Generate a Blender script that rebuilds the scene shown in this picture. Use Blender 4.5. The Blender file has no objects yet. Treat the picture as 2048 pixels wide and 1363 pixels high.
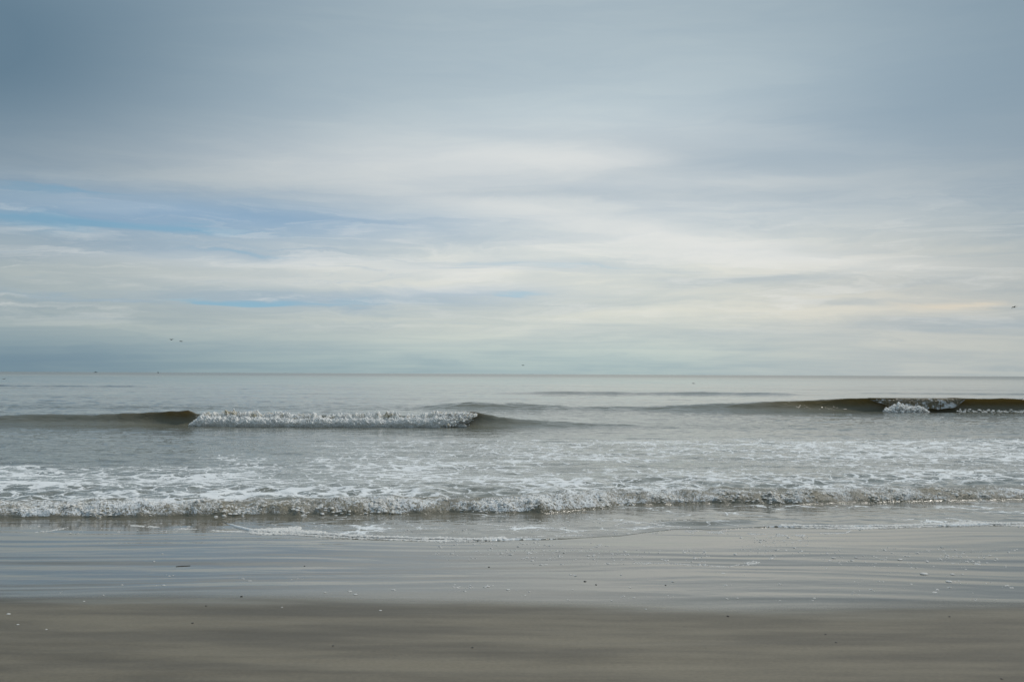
import bpy, bmesh, math, random
import numpy as np
from mathutils import Matrix, Vector
R = math.radians
rng = np.random.default_rng(7)
random.seed(7)

# ------------------------------------------------------------------ camera
CAM_H = 1.85                       # eye above still water, standing on the beach
F = 35 / 36 * 2048                 # focal length in photograph pixels
PITCH = math.atan((747 - 681.5) / F)
ROLL = R(0.27)
scene = bpy.context.scene
cd = bpy.data.cameras.new('camera'); cd.lens = 35; cd.sensor_width = 36
cd.clip_start = 0.1; cd.clip_end = 60000
cam = bpy.data.objects.new('camera', cd); scene.collection.objects.link(cam)
CAM_M = Matrix.Rotation(R(90) + PITCH, 4, 'X') @ Matrix.Rotation(ROLL, 4, 'Z')
cam.matrix_world = Matrix.Translation((0, 0, CAM_H)) @ CAM_M
scene.camera = cam

def ray(px, py):
    v = CAM_M.to_3x3() @ Vector(((px - 1024) / F, -(py - 681.5) / F, -1))
    return v.normalized()
def azel(px, py):
    v = ray(px, py)
    return math.atan2(v.x, v.y), math.asin(v.z)

# ------------------------------------------------------------------ light
SUN_EL, SUN_AZ = R(48), R(58)      # azimuth to the right of the view (+Y)
scene.view_settings.view_transform = 'Standard'
scene.view_settings.look = 'None'
scene.view_settings.exposure = 0.45
scene.view_settings.gamma = 1.0
scene.view_settings.use_curve_mapping = False
sl = bpy.data.lights.new('sun', 'SUN'); sl.energy = 1.5; sl.angle = R(14); sl.color = (1, .95, .87)
sun = bpy.data.objects.new('sun', sl); scene.collection.objects.link(sun)
sd = Vector((math.sin(SUN_AZ) * math.cos(SUN_EL), math.cos(SUN_AZ) * math.cos(SUN_EL), math.sin(SUN_EL)))
sun.rotation_euler = sd.to_track_quat('Z', 'Y').to_euler(); sun.location = (20, 40, 60)

def lin(r, g, b):
    f = lambda c: (c / 255 / 12.92) if c / 255 <= .04045 else ((c / 255 + .055) / 1.055) ** 2.4
    return (f(r), f(g), f(b), 1)

class NB:
    """small node-building helper"""
    def __init__(s, tree): s.t = tree; s.n = tree.nodes; s.l = tree.links
    def node(s, typ, **kw):
        n = s.n.new(typ)
        for k, v in kw.items(): setattr(n, k, v)
        return n
    def put(s, sock, v):
        if v is None: return
        if hasattr(v, 'is_output') or isinstance(v, bpy.types.NodeSocket): s.l.new(v, sock)
        else: sock.default_value = v
    def m(s, op, a, b=None, c=None, clamp=False):
        n = s.node('ShaderNodeMath', operation=op, use_clamp=clamp)
        s.put(n.inputs[0], a); s.put(n.inputs[1], b)
        if c is not None: s.put(n.inputs[2], c)
        return n.outputs[0]
    def vm(s, op, a, b=None):
        n = s.node('ShaderNodeVectorMath', operation=op); s.put(n.inputs[0], a); s.put(n.inputs[1], b)
        return n.outputs[0]
    def ss(s, x, lo, hi, a=0., b=1.):
        n = s.node('ShaderNodeMapRange', interpolation_type='SMOOTHSTEP')
        s.put(n.inputs[0], x); s.put(n.inputs[1], lo); s.put(n.inputs[2], hi); s.put(n.inputs[3], a); s.put(n.inputs[4], b)
        return n.outputs[0]
    def noise(s, vec, scale, detail=3., rough=.55, dist=0., typ='FBM', col=False):
        n = s.node('ShaderNodeTexNoise', noise_type=typ)
        s.put(n.inputs['Vector'], vec); n.inputs['Scale'].default_value = scale
        n.inputs['Detail'].default_value = detail; n.inputs['Roughness'].default_value = rough
        n.inputs['Distortion'].default_value = dist
        return n.outputs['Color'] if col else n.outputs[0]
    def mix(s, f, a, b, mode='MIX'):
        n = s.node('ShaderNodeMix', data_type='RGBA', blend_type=mode)
        s.put(n.inputs[0], f); s.put(n.inputs[6], a); s.put(n.inputs[7], b)
        return n.outputs[2]
    def comb(s, x, y, z=0.):
        n = s.node('ShaderNodeCombineXYZ'); s.put(n.inputs[0], x); s.put(n.inputs[1], y); s.put(n.inputs[2], z)
        return n.outputs[0]
    def sep(s, v):
        n = s.node('ShaderNodeSeparateXYZ'); s.put(n.inputs[0], v); return n.outputs
    def attr(s, name):
        n = s.node('ShaderNodeAttribute', attribute_name=name); return n.outputs['Fac']
    def bump(s, h, dist, strength=1., normal=None):
        n = s.node('ShaderNodeBump'); s.put(n.inputs['Height'], h)
        n.inputs['Distance'].default_value = dist; s.put(n.inputs['Strength'], strength); s.put(n.inputs['Normal'], normal)
        return n.outputs[0]

# ------------------------------------------------------------------ sky: Nishita behind a sheet of high streaky cloud
world = bpy.data.worlds.new('World'); scene.world = world; world.use_nodes = True
nb = NB(world.node_tree); world.node_tree.nodes.clear()
out = nb.node('ShaderNodeOutputWorld'); bg = nb.node('ShaderNodeBackground')
nb.l.new(bg.outputs[0], out.inputs[0])
sky = nb.node('ShaderNodeTexSky', sky_type='NISHITA', sun_disc=False)
sky.sun_elevation = SUN_EL; sky.sun_rotation = SUN_AZ; sky.air_density = 1.0; sky.dust_density = 1.0; sky.ozone_density = 0.3
SKY_STRENGTH = 0.115
tc = nb.node('ShaderNodeTexCoord'); D = tc.outputs['Generated']
nb.l.new(nb.vm('NORMALIZE', nb.vm('ADD', D, (0., 0., .22))), sky.inputs[0])   # deep blue above the haze shows through the gaps
dx, dy, dz = nb.sep(D)
az = nb.m('ARCTAN2', dx, dy)
el = nb.m('ABSOLUTE', nb.m('ARCSINE', dz))
# perspective of a flat cloud layer: streaks get thinner towards the horizon
hz = nb.m('ADD', el, .06)
pu = nb.m('DIVIDE', nb.m('SINE', az), hz); pv = nb.m('DIVIDE', nb.m('COSINE', az), hz)
pl = nb.comb(nb.m('MULTIPLY', pu, .35), pv, 0)
wn = nb.sep(nb.noise(pl, .9, 4., .6, col=True))
wx = nb.m('SUBTRACT', wn[0], .5); wy = nb.m('SUBTRACT', wn[1], .5)
azw = nb.m('ADD', az, nb.m('MULTIPLY', wx, .10))
fw = nb.sep(nb.noise(nb.comb(nb.m('MULTIPLY', az, 7.), nb.m('MULTIPLY', el, 38.), 5.5), 1.0, 6., .62, .8, col=True))
azw = nb.m('ADD', azw, nb.m('MULTIPLY', nb.m('SUBTRACT', fw[0], .5), .10))
elw = nb.m('ADD', nb.m('ADD', el, nb.m('MULTIPLY', wy, .018)), nb.m('MULTIPLY', nb.m('SUBTRACT', fw[1], .5), .024))
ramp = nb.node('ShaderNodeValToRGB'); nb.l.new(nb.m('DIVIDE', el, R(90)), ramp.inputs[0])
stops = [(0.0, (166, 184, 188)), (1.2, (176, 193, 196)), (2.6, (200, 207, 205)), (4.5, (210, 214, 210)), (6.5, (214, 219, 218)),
         (8.5, (203, 212, 218)), (10.5, (203, 210, 215)), (13, (204, 213, 219)), (15.5, (190, 205, 213)), (20, (160, 178, 191)), (32, (164, 181, 194)), (60, (182, 196, 206)), (90, (188, 201, 210))]  # highest stops brightened, above the view, to put more light on the foam
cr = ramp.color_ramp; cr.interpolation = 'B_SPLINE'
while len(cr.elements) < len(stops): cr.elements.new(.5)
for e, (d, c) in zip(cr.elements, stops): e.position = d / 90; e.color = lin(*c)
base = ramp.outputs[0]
# warm light low on the right, near the veiled sun's side
wr = nb.m('MULTIPLY', nb.ss(az, R(6), R(24)), nb.ss(el, R(9.5), R(4)))
base = nb.mix(nb.m('MULTIPLY', wr, .6), base, lin(224, 219, 211))
# luminance falls away from the brightest part of the veil
g0 = nb.m('DIVIDE', nb.m('SUBTRACT', az, R(5)), R(24))
glow = nb.m('EXPONENT', nb.m('MULTIPLY', nb.m('MULTIPLY', g0, g0), -1.))
base = nb.mix(1., base, nb.mix(glow, lin(204, 213, 219), lin(262, 258, 253)), 'MULTIPLY')
# fine streaks
st = nb.noise(nb.comb(nb.m('MULTIPLY', azw, 5.), nb.m('MULTIPLY', elw, 40.), 3.1), 1.0, 6., .6, .5)
st2 = nb.noise(nb.comb(nb.m('MULTIPLY', pu, .25), nb.m('MULTIPLY', pv, .8), 7.7), 1.0, 6., .6, .6)
lowk = nb.ss(el, R(17), R(7), .35, 1.)
base = nb.mix(lowk, base, nb.mix(nb.ss(st, .3, .72), lin(236, 242, 247), lin(262, 261, 258)), 'MULTIPLY')
base = nb.mix(1., base, nb.mix(nb.ss(st2, .3, .7), lin(245, 248, 251), lin(259, 258, 256)), 'MULTIPLY')

def blob(px, py, sx, sy, tilt=0., warp=1.):
    a0, e0 = azel(px, py)
    A = azw if warp else az; E = elw if warp else el
    da = nb.m('SUBTRACT', A, a0)
    de = nb.m('SUBTRACT', nb.m('SUBTRACT', E, e0), nb.m('MULTIPLY', da, tilt))
    qa = nb.m('DIVIDE', da, sx / F); qe = nb.m('DIVIDE', de, sy / F)
    r2 = nb.m('ADD', nb.m('MULTIPLY', qa, qa), nb.m('MULTIPLY', qe, qe))
    return nb.m('EXPONENT', nb.m('MULTIPLY', r2, -1.))
def layer(col, blobs):
    global base
    tot = None
    for (w, *b) in blobs:
        v = nb.m('MULTIPLY', blob(*b), w)
        tot = v if tot is None else nb.m('ADD', tot, v)
    return nb.m('MINIMUM', tot, 1.)
greys = layer(None, [(.55, 1750, 230, 380, 90, .05), (.35, 1250, 345, 300, 22, 0), (.35, 1420, 310, 330, 30, -.12), (.35, 1600, 395, 180, 16, -.05),
                     (.45, 1950, 130, 260, 160), (.3, 1150, 390, 260, 12, 0), (.35, 250, 200, 420, 60, 0), (.3, 900, 160, 400, 50, .1),
                     (.35, 1500, 560, 150, 8), (.3, 1380, 575, 90, 6), (.4, 2000, 650, 260, 12), (.3, 1700, 605, 90, 6)])
base = nb.mix(greys, base, lin(152, 171, 185))
bank = layer(None, [(1.1, -120, 60, 460, 230, 0, 0), (.12, 30, 560, 330, 180, 0, 0), (.5, -60, 740, 420, 60, 0, 0), (.45, 2250, 120, 420, 360, 0, 0)])
base = nb.mix(bank, base, lin(101, 126, 144))
whites = layer(None, [(.32, 940, 322, 460, 48, .03), (.35, 1130, 325, 200, 26, 0), (.45, 1300, 470, 420, 22, -.16), (.45, 850, 540, 230, 18, 0), (.5, 930, 580, 170, 14, .02), (.4, 1500, 510, 320, 26, -.1),
                      (.25, 300, 420, 180, 10, -.06), (.3, 420, 520, 300, 14), (.3, 560, 560, 240, 14)])
base = nb.mix(whites, base, lin(226, 227, 224))
cum = layer(None, [(.6, 1870, 613, 58, 8, .05), (.4, 1925, 609, 34, 7)])
base = nb.mix(cum, base, lin(220, 210, 192))
gaps = layer(None, [(.75, 330, 456, 300, 15, -.02), (.5, 60, 450, 160, 22), (.55, 100, 378, 180, 9, -.04), (.4, 20, 400, 120, 30), (.35, 560, 410, 200, 8), (.35, 750, 455, 180, 9), (.7, 480, 506, 150, 6, -.02),
                    (.95, 520, 606, 160, 7, .01), (.4, 700, 600, 260, 14), (.6, 960, 527, 110, 7, -.03), (.5, 1170, 532, 120, 7, 0), (.45, 1060, 592, 80, 6), (.3, 880, 575, 250, 10, -.05)])
veil = layer(None, [(.50, 220, 432, 420, 46, -.02), (.40, 640, 440, 330, 34, -.02), (.40, 640, 598, 330, 22, 0), (.3, 1000, 590, 220, 14, 0), (.25, 480, 508, 260, 16, 0), (.25, 1030, 530, 260, 14, 0)])
base = nb.mix(veil, base, lin(118, 158, 192))
bandk = nb.m('MULTIPLY', nb.ss(el, R(1.5), R(4.)), nb.ss(el, R(11), R(6.5)))
wsp = nb.noise(nb.comb(nb.m('MULTIPLY', azw, 7.), nb.m('MULTIPLY', elw, 75.), 1.7), 1.0, 7., .62, .7)
wsp2 = nb.noise(nb.comb(nb.m('MULTIPLY', azw, 4.), nb.m('MULTIPLY', elw, 60.), 6.3), 1.0, 7., .62, .9)
base = nb.mix(nb.m('MULTIPLY', nb.m('MULTIPLY', nb.ss(wsp, .48, .70), bandk), .36), base, lin(232, 232, 228))
base = nb.mix(nb.m('MULTIPLY', nb.m('MULTIPLY', nb.ss(wsp2, .52, .72), bandk), nb.ss(az, R(14), R(-14), .10, .38)), base, lin(134, 166, 192))
gn = nb.noise(nb.comb(nb.m('MULTIPLY', azw, 9.), nb.m('MULTIPLY', elw, 90.), 9.), 1.0, 4., .6)
gaps = nb.ss(nb.m('ADD', gaps, nb.m('MULTIPLY', nb.m('SUBTRACT', gn, .5), .9)), .28, 1.0)
bluesky = nb.mix(1., sky.outputs[0], (SKY_STRENGTH * .80, SKY_STRENGTH * 1.12, SKY_STRENGTH * 1.02, 1), 'MULTIPLY')
final = nb.mix(nb.m('MULTIPLY', gaps, .68), base, bluesky)
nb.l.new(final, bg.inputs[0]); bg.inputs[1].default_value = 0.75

# ------------------------------------------------------------------ tagging
COL = scene.collection
def tag(o, label=None, cat=None, group=None, kind=None):
    if label: o['label'] = label
    if cat: o['category'] = cat
    if group: o['group'] = group
    if kind: o['kind'] = kind
    return o
def link(name, me, mat=None, parent=None):
    o = bpy.data.objects.new(name, me); COL.objects.link(o)
    if mat is not None: me.materials.clear(); me.materials.append(mat)
    if parent is not None: o.parent = parent
    return o
def empty(name, loc=(0, 0, 0), rz=0.):
    o = bpy.data.objects.new(name, None); COL.objects.link(o); o.location = loc; o.rotation_euler.z = rz
    o.empty_display_size = .2
    return o

# ------------------------------------------------------------------ numpy noise
def pnoise(x, y, seed=0):
    x = np.asarray(x, float); y = np.asarray(y, float)
    xi = np.floor(x).astype(np.int64); yi = np.floor(y).astype(np.int64)
    xf = x - xi; yf = y - yi
    def grad(ix, iy, fx, fy):
        h = (ix * 374761393 + iy * 668265263 + seed * 974634777) & 0xffffffff
        h = ((h ^ (h >> 13)) * 1274126177) & 0xffffffff
        h = (h ^ (h >> 16)) & 0xffff
        a = h * (2 * math.pi / 65536)
        return np.cos(a) * fx + np.sin(a) * fy
    u = xf * xf * xf * (xf * (xf * 6 - 15) + 10); v = yf * yf * yf * (yf * (yf * 6 - 15) + 10)
    a = grad(xi, yi, xf, yf); b = grad(xi + 1, yi, xf - 1, yf)
    c = grad(xi, yi + 1, xf, yf - 1); d = grad(xi + 1, yi + 1, xf - 1, yf - 1)
    return ((a + (b - a) * u) + ((c + (d - c) * u) - (a + (b - a) * u)) * v) * 1.4
def fbm(x, y, octv=4, seed=0, gain=.5):
    s = 0; a = 1.; f = 1.
    for i in range(octv):
        s = s + a * pnoise(x * f, y * f, seed + i * 17); a *= gain; f *= 2.03
    return s
def billow(x, y, octv=4, seed=0, gain=.5):
    s = 0; a = 1.; f = 1.
    for i in range(octv):
        s = s + a * (1 - 2 * np.abs(pnoise(x * f, y * f, seed + i * 13))); a *= gain; f *= 2.1
    return s
def sstep(x, a, b):
    t = np.clip((x - a) / (b - a), 0, 1); return t * t * (3 - 2 * t)

# ------------------------------------------------------------------ where things are
SLOPE = 0.022; YW = 10.9
def sand_z(y):
    y = np.asarray(y, float)
    return np.where(y < 16, SLOPE * (YW - y), SLOPE * (YW - 16) - .03 * (y - 16))
def w_sand(px, py, dz=0.):
    v = ray(px, py)            # CAM_H + t vz = SLOPE*(YW - t vy) + dz
    t = (SLOPE * YW + dz - CAM_H) / (v.z + SLOPE * v.y)
    return v.x * t, v.y * t
def w_sea(px, py, z=0.):
    v = ray(px, py); t = (z - CAM_H) / v.z
    return v.x * t, v.y * t
def curve_sand(pts):
    P = np.array([w_sand(*p) for p in pts]); return lambda x: np.interp(x, P[:, 0], P[:, 1])

EDGE = [(-700, 1050), (0, 1046), (300, 1045), (445, 1044), (470, 1052), (505, 1063), (600, 1067), (700, 1073), (850, 1079), (960, 1081), (1100, 1078), (1240, 1071),
        (1300, 1064), (1350, 1058), (1420, 1059), (1550, 1053), (1700, 1054), (1900, 1051), (2048, 1048), (2700, 1040)]
BORE = [(-700, 1040), (0, 1037), (300, 1037), (450, 1034), (600, 1034), (720, 1033), (900, 1029), (1080, 1029), (1190, 1021), (1240, 1013), (1400, 1009),
        (1600, 1011), (1800, 1005), (2048, 1000), (2700, 992)]
edge_y = curve_sand(EDGE); bore_y = curve_sand(BORE)

# ------------------------------------------------------------------ materials
def new_mat(name):
    m = bpy.data.materials.new(name); m.use_nodes = True; m.node_tree.nodes.clear()
    b = NB(m.node_tree); o = b.node('ShaderNodeOutputMaterial'); return m, b, o
def principled(b, **kw):
    p = b.node('ShaderNodeBsdfPrincipled')
    for k, v in kw.items(): b.put(p.inputs[k.replace('_', ' ')], v)
    return p

def water_material():
    m, b, o = new_mat('sea_water')
    pos = b.node('ShaderNodeNewGeometry').outputs['Position']
    x, y, z = b.sep(pos)
    churn = b.attr('churn'); foam = b.attr('foam'); thin = b.attr('thin'); shallow = b.attr('shallow'); rip = b.attr('ripple')
    flat = b.comb(x, y, 0.)
    # ripples
    an = b.comb(b.m('MULTIPLY', x, .55), y, b.m('MULTIPLY', z, 1.))
    h1 = b.noise(an, 1.1, 3., .55, .3); h2 = b.noise(an, 4.2, 3., .6, .4); h3 = b.noise(an, 17., 2., .6)
    h = b.m('ADD', b.m('ADD', b.m('MULTIPLY', h1, .030), b.m('MULTIPLY', h2, .028)), b.m('MULTIPLY', h3, .008))
    # foam lace: warped ridges, cells of a few decimetres
    wv = b.noise(flat, 1.5, 4., .6, col=True)
    fl = b.vm('ADD', flat, b.vm('MULTIPLY', b.vm('SUBTRACT', wv, (.5, .5, .5)), (.85, .7, 0)))
    def vor(sc):
        n = b.node('ShaderNodeTexVoronoi', feature='DISTANCE_TO_EDGE'); b.put(n.inputs['Vector'], fl); n.inputs['Scale'].default_value = sc
        return n.outputs['Distance']
    def ridge(n, w): return b.m('SUBTRACT', 1., b.m('MULTIPLY', b.m('ABSOLUTE', b.m('SUBTRACT', n, .5)), w))
    r3 = b.noise(fl, 13., 3., .6)
    l1 = b.m('SUBTRACT', 1., b.m('MULTIPLY', vor(2.2), 3.2)); l2 = b.m('SUBTRACT', .86, b.m('MULTIPLY', vor(6.0), 3.4))
    lace = b.m('MAXIMUM', l1, l2)
    patch = b.noise(fl, .9, 4., .6)
    lace = b.m('ADD', lace, b.m('ADD', b.m('MULTIPLY', b.m('SUBTRACT', r3, .5), .9), b.m('MULTIPLY', b.m('SUBTRACT', patch, .5), .55)))
    r4 = b.noise(fl, 9., 3., .6); r5 = b.noise(pos, 26., 3., .65)
    fine = b.m('ADD', b.m('MAXIMUM', ridge(r4, 6.), ridge(r5, 5.)), b.m('MULTIPLY', b.m('SUBTRACT', patch, .5), 1.2))
    lace = b.m('ADD', b.m('MULTIPLY', lace, b.m('SUBTRACT', 1., churn)), b.m('MULTIPLY', fine, churn))
    thr = b.m('SUBTRACT', 1.55, b.m('MULTIPLY', foam, 1.75))
    fm = b.ss(lace, thr, b.m('ADD', thr, .2))
    fm = b.m('MULTIPLY', fm, b.ss(foam, .02, .12))
    fm = b.m('MAXIMUM', fm, b.ss(foam, 1.0, 1.3))
    film = b.m('MULTIPLY', b.ss(foam, .12, .5, 0., .10), b.ss(b.noise(fl, 3.1, 4., .65), .35, .65))     # thin milky scum between the strands
    fm = b.m('MAXIMUM', fm, film)
    # water body
    deep = b.mix(shallow, (.145, .146, .118, 1), (.145, .134, .104, 1))
    deep = b.mix(b.attr('silt'), deep, (.145, .110, .046, 1))
    deep = b.mix(b.m('MULTIPLY', churn, b.ss(r5, .3, .7, .3, 1.)), deep, (.26, .225, .155, 1))
    nrm = b.bump(h, 1., rip)
    nrm = b.bump(b.m('MULTIPLY', r5, b.m('MULTIPLY', churn, .03)), 1., 1., nrm)
    far = b.ss(y, 200., 800., .05, .22)
    wat = principled(b, Base_Color=deep, Roughness=b.m('ADD', far, b.m('MULTIPLY', churn, .25)), IOR=1.333, Normal=nrm)
    tr = b.node('ShaderNodeBsdfTranslucent'); tr.inputs[0].default_value = (.46, .35, .12, 1); b.put(tr.inputs[1], nrm)
    mx0 = b.node('ShaderNodeMixShader'); b.put(mx0.inputs[0], thin); b.l.new(wat.outputs[0], mx0.inputs[1]); b.l.new(tr.outputs[0], mx0.inputs[2])
    fn = b.bump(b.m('ADD', b.m('MULTIPLY', fm, .012), b.m('MULTIPLY', b.noise(flat, 45., 3., .6), .012)), 1., 1., nrm)
    fo = principled(b, Base_Color=(.82, .835, .84, 1), Roughness=.75, IOR=1.3, Normal=fn)
    mx = b.node('ShaderNodeMixShader'); b.put(mx.inputs[0], b.m('MULTIPLY', fm, .93)); b.l.new(mx0.outputs[0], mx.inputs[1]); b.l.new(fo.outputs[0], mx.inputs[2])
    b.l.new(mx.outputs[0], o.inputs[0]); return m

def foam_material(name, dirt=.35, sss=0.):
    m, b, o = new_mat(name)
    pos = b.node('ShaderNodeNewGeometry').outputs['Position']
    br = b.attr('brown')
    n = b.noise(pos, 9., 4., .6); n2 = b.noise(pos, 40., 3., .6)
    k = b.m('MULTIPLY', b.ss(b.m('ADD', n, b.m('MULTIPLY', br, .5)), .45, .95), dirt * 2.2, clamp=True)
    col = b.mix(k, (.93, .915, .885, 1), (.52, .45, .31, 1))
    nr = b.bump(b.m('ADD', b.m('MULTIPLY', n, .012), b.m('MULTIPLY', n2, .006)), 1., .8)
    p = principled(b, Base_Color=col, Roughness=.6, IOR=1.33, Normal=nr)
    p.inputs['Subsurface Weight'].default_value = sss; p.inputs['Subsurface Radius'].default_value = (1., 1., 1.); p.inputs['Subsurface Scale'].default_value = .035
    tr = b.node('ShaderNodeBsdfTranslucent'); b.put(tr.inputs[0], col)
    mx = b.node('ShaderNodeMixShader'); mx.inputs[0].default_value = .2 if sss else .35
    b.l.new(p.outputs[0], mx.inputs[1]); b.l.new(tr.outputs[0], mx.inputs[2])
    b.l.new(mx.outputs[0], o.inputs[0]); return m

def sand_material():
    m, b, o = new_mat('wet_sand')
    pos = b.node('ShaderNodeNewGeometry').outputs['Position']
    x, y, z = b.sep(pos)
    wet = b.attr('wet')
    n = b.noise(b.comb(b.m('MULTIPLY', x, .45), b.m('MULTIPLY', y, 2.6), 0.), 1.0, 6., .62)
    sp = b.noise(b.comb(b.m('MULTIPLY', x, .6), y, 2.), 55., 3., .7)
    g = b.noise(pos, 420., 2., .7); g2 = b.noise(pos, 6., 3., .6)
    c = b.mix(b.ss(n, .3, .7), (.096, .077, .049, 1), (.195, .163, .110, 1))
    c = b.mix(1., c, b.mix(g, (.78, .78, .78, 1), (1.2, 1.2, 1.2, 1)), 'MULTIPLY')
    c = b.mix(1., c, b.mix(b.ss(sp, .3, .7), (.86, .86, .86, 1), (1.13, 1.13, 1.13, 1)), 'MULTIPLY')
    c = b.mix(b.m('MULTIPLY', wet, .45), c, (.080, .078, .062, 1))
    wb = b.m('ADD', wet, b.m('MULTIPLY', b.m('SUBTRACT', n, .5), .5))
    ro = b.ss(wb, .1, .95, .46, .045)
    damp = b.noise(b.comb(b.m('MULTIPLY', x, .8), b.m('MULTIPLY', y, 3.5), 4.), 1., 3., .5)
    h = b.m('ADD', b.m('MULTIPLY', damp, .0036), b.m('MULTIPLY', g2, .0010))
    nr = b.bump(h, 1., 1.)
    nr = b.bump(b.m('MULTIPLY', g, .0006), 1., b.m('SUBTRACT', 1., b.m('MULTIPLY', wet, .9)), nr)
    p = principled(b, Base_Color=c, Roughness=ro, IOR=b.ss(wet, .2, 1., 1.38, 1.48), Normal=nr)
    b.l.new(p.outputs[0], o.inputs[0]); return m

def plain(name, col, rough=.6, var=.3, scale=60.):
    m, b, o = new_mat(name)
    tcn = b.node('ShaderNodeTexCoord').outputs['Object']
    n = b.noise(tcn, scale, 3., .6)
    c = b.mix(n, tuple(v * (1 - var) for v in col) + (1,), tuple(v * (1 + var) for v in col) + (1,))
    p = principled(b, Base_Color=c, Roughness=rough, Normal=b.bump(n, .002, .6))
    b.l.new(p.outputs[0], o.inputs[0]); return m

M_WATER = water_material()
M_FOAM = foam_material('whitewater_foam', .42, 1.)
M_BUBBLE = foam_material('shore_break_foam', .42)
M_BEAD = foam_material('swash_foam', .06)
M_SAND = sand_material()
M_PEBBLE = plain('dark_pebble', (.03, .028, .026), .4)
M_SHELL = plain('pale_shell', (.6, .57, .52), .5)
M_REED = plain('dark_reed', (.045, .035, .022), .7)
M_BIRD = plain('bird_plumage', (.035, .033, .03), .8)
M_BIRDW = plain('bird_plumage_brown', (.05, .043, .035), .8)
M_HULL = plain('boat_hull', (.05, .06, .07), .5)
M_CABIN = plain('boat_cabin', (.35, .36, .37), .5)

# ------------------------------------------------------------------ grid meshes
def grid_mesh(name, X, Y, Z, attrs, sel=None, normals=None):
    nr, nc = X.shape
    idx = np.arange(nr * nc).reshape(nr, nc)
    q = np.stack([idx[:-1, :-1], idx[:-1, 1:], idx[1:, 1:], idx[1:, :-1]], -1)
    q = q[sel] if sel is not None else q.reshape(-1, 4)
    used = np.unique(q); remap = np.zeros(nr * nc, np.int64); remap[used] = np.arange(len(used)); q = remap[q]
    co = np.stack([X.ravel()[used], Y.ravel()[used], Z.ravel()[used]], -1).astype(np.float32)
    me = quads(name, co, q)
    for k, v in attrs.items():
        a = me.attributes.new(k, 'FLOAT', 'POINT'); a.data.foreach_set('value', v.ravel()[used].astype(np.float32))
    if normals is not None: me.normals_split_custom_set_from_vertices(normals.reshape(-1, 3)[used].astype(np.float32))
    return me
def quads(name, co, q):
    n = q.shape[1]
    me = bpy.data.meshes.new(name)
    me.vertices.add(len(co)); me.vertices.foreach_set('co', co.astype(np.float32).ravel())
    me.loops.add(q.size); me.loops.foreach_set('vertex_index', q.ravel().astype(np.int32))
    me.polygons.add(len(q)); me.polygons.foreach_set('loop_start', np.arange(0, q.size, n, dtype=np.int32))
    me.polygons.foreach_set('use_smooth', np.ones(len(q), bool))
    me.update(calc_edges=True); me.validate()
    return me
def grid_normals(X, Y, Z):
    P = np.stack([X, Y, Z], -1)
    du = np.gradient(P, axis=1); dv = np.gradient(P, axis=0)
    n = np.cross(du, dv); return n / np.maximum(np.linalg.norm(n, axis=-1, keepdims=True), 1e-12)
def span(a, b, step): return list(np.arange(a, b - 1e-9, step))
def geo(a, b, g0, growth):
    r = []; s = g0
    while a < b: r.append(a); a += s; s *= growth
    return r

# ------------------------------------------------------------------ beach
ys = np.array([-4000, -800, -150, -40, -12, -4, 0, 1.5, 2.5] + span(3.2, 13, .028) + span(13, 18, .2) + span(18, 60, 3) + [60.])
side = np.array(geo(9.2, 4000, .3, 1.35) + [4000.])
xs = np.concatenate([-side[::-1], np.arange(-9, 9.01, .06), side])
X, Y = np.meshgrid(xs, ys)
Z = np.where(Y > -12, sand_z(Y), SLOPE * (YW + 12))
near = sstep(Y, 1.5, 3.5) * sstep(Y, 13, 11.5)
warp = fbm(X * .25, Y * .5, 2, 3) * .35
und = pnoise(X * .36, (Y + warp) * 2.6, 5) * .0032 + pnoise(X * .5, (Y + warp) * 4.6, 6) * .0024 + pnoise(X * .1, Y * .8, 8) * .007 + pnoise(X * .9, (Y + warp) * 7.5, 9) * .0011
Z = Z + und * near
wl = curve_sand([(-700, 1172), (0, 1180), (350, 1184), (700, 1192), (1000, 1192), (1350, 1203), (1700, 1206), (2048, 1198), (2700, 1198)])
wob = pnoise(X * .33, Y * .2, 11) * .22 + pnoise(X * 1.6, Y * .5, 12) * .04
wob += .20 * pnoise(X * .35, Y * 3.2, 14) + .10 * pnoise(X * .9, Y * 6., 15)
wet = .80 * sstep(Y - wl(X) + wob, -.80, .36) + .20 * sstep(Y - wl(X), -1.6, .9)
SAND_Z = Z.copy(); SAND_X = xs.copy(); SAND_Y = ys.copy()
def sand_at(x, y):
    x = np.asarray(x, float); y = np.asarray(y, float)
    i = np.clip(np.searchsorted(SAND_Y, y), 1, len(SAND_Y) - 1); j = np.clip(np.searchsorted(SAND_X, x), 1, len(SAND_X) - 1)
    a = (y - SAND_Y[i - 1]) / (SAND_Y[i] - SAND_Y[i - 1]); c = (x - SAND_X[j - 1]) / (SAND_X[j] - SAND_X[j - 1])
    return (SAND_Z[i - 1, j - 1] * (1 - c) + SAND_Z[i - 1, j] * c) * (1 - a) + (SAND_Z[i, j - 1] * (1 - c) + SAND_Z[i, j] * c) * a
sand = link('beach_sand', grid_mesh('beach_sand', X, Y, Z, {'wet': wet}), M_SAND); tag(sand, kind='structure')

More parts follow.
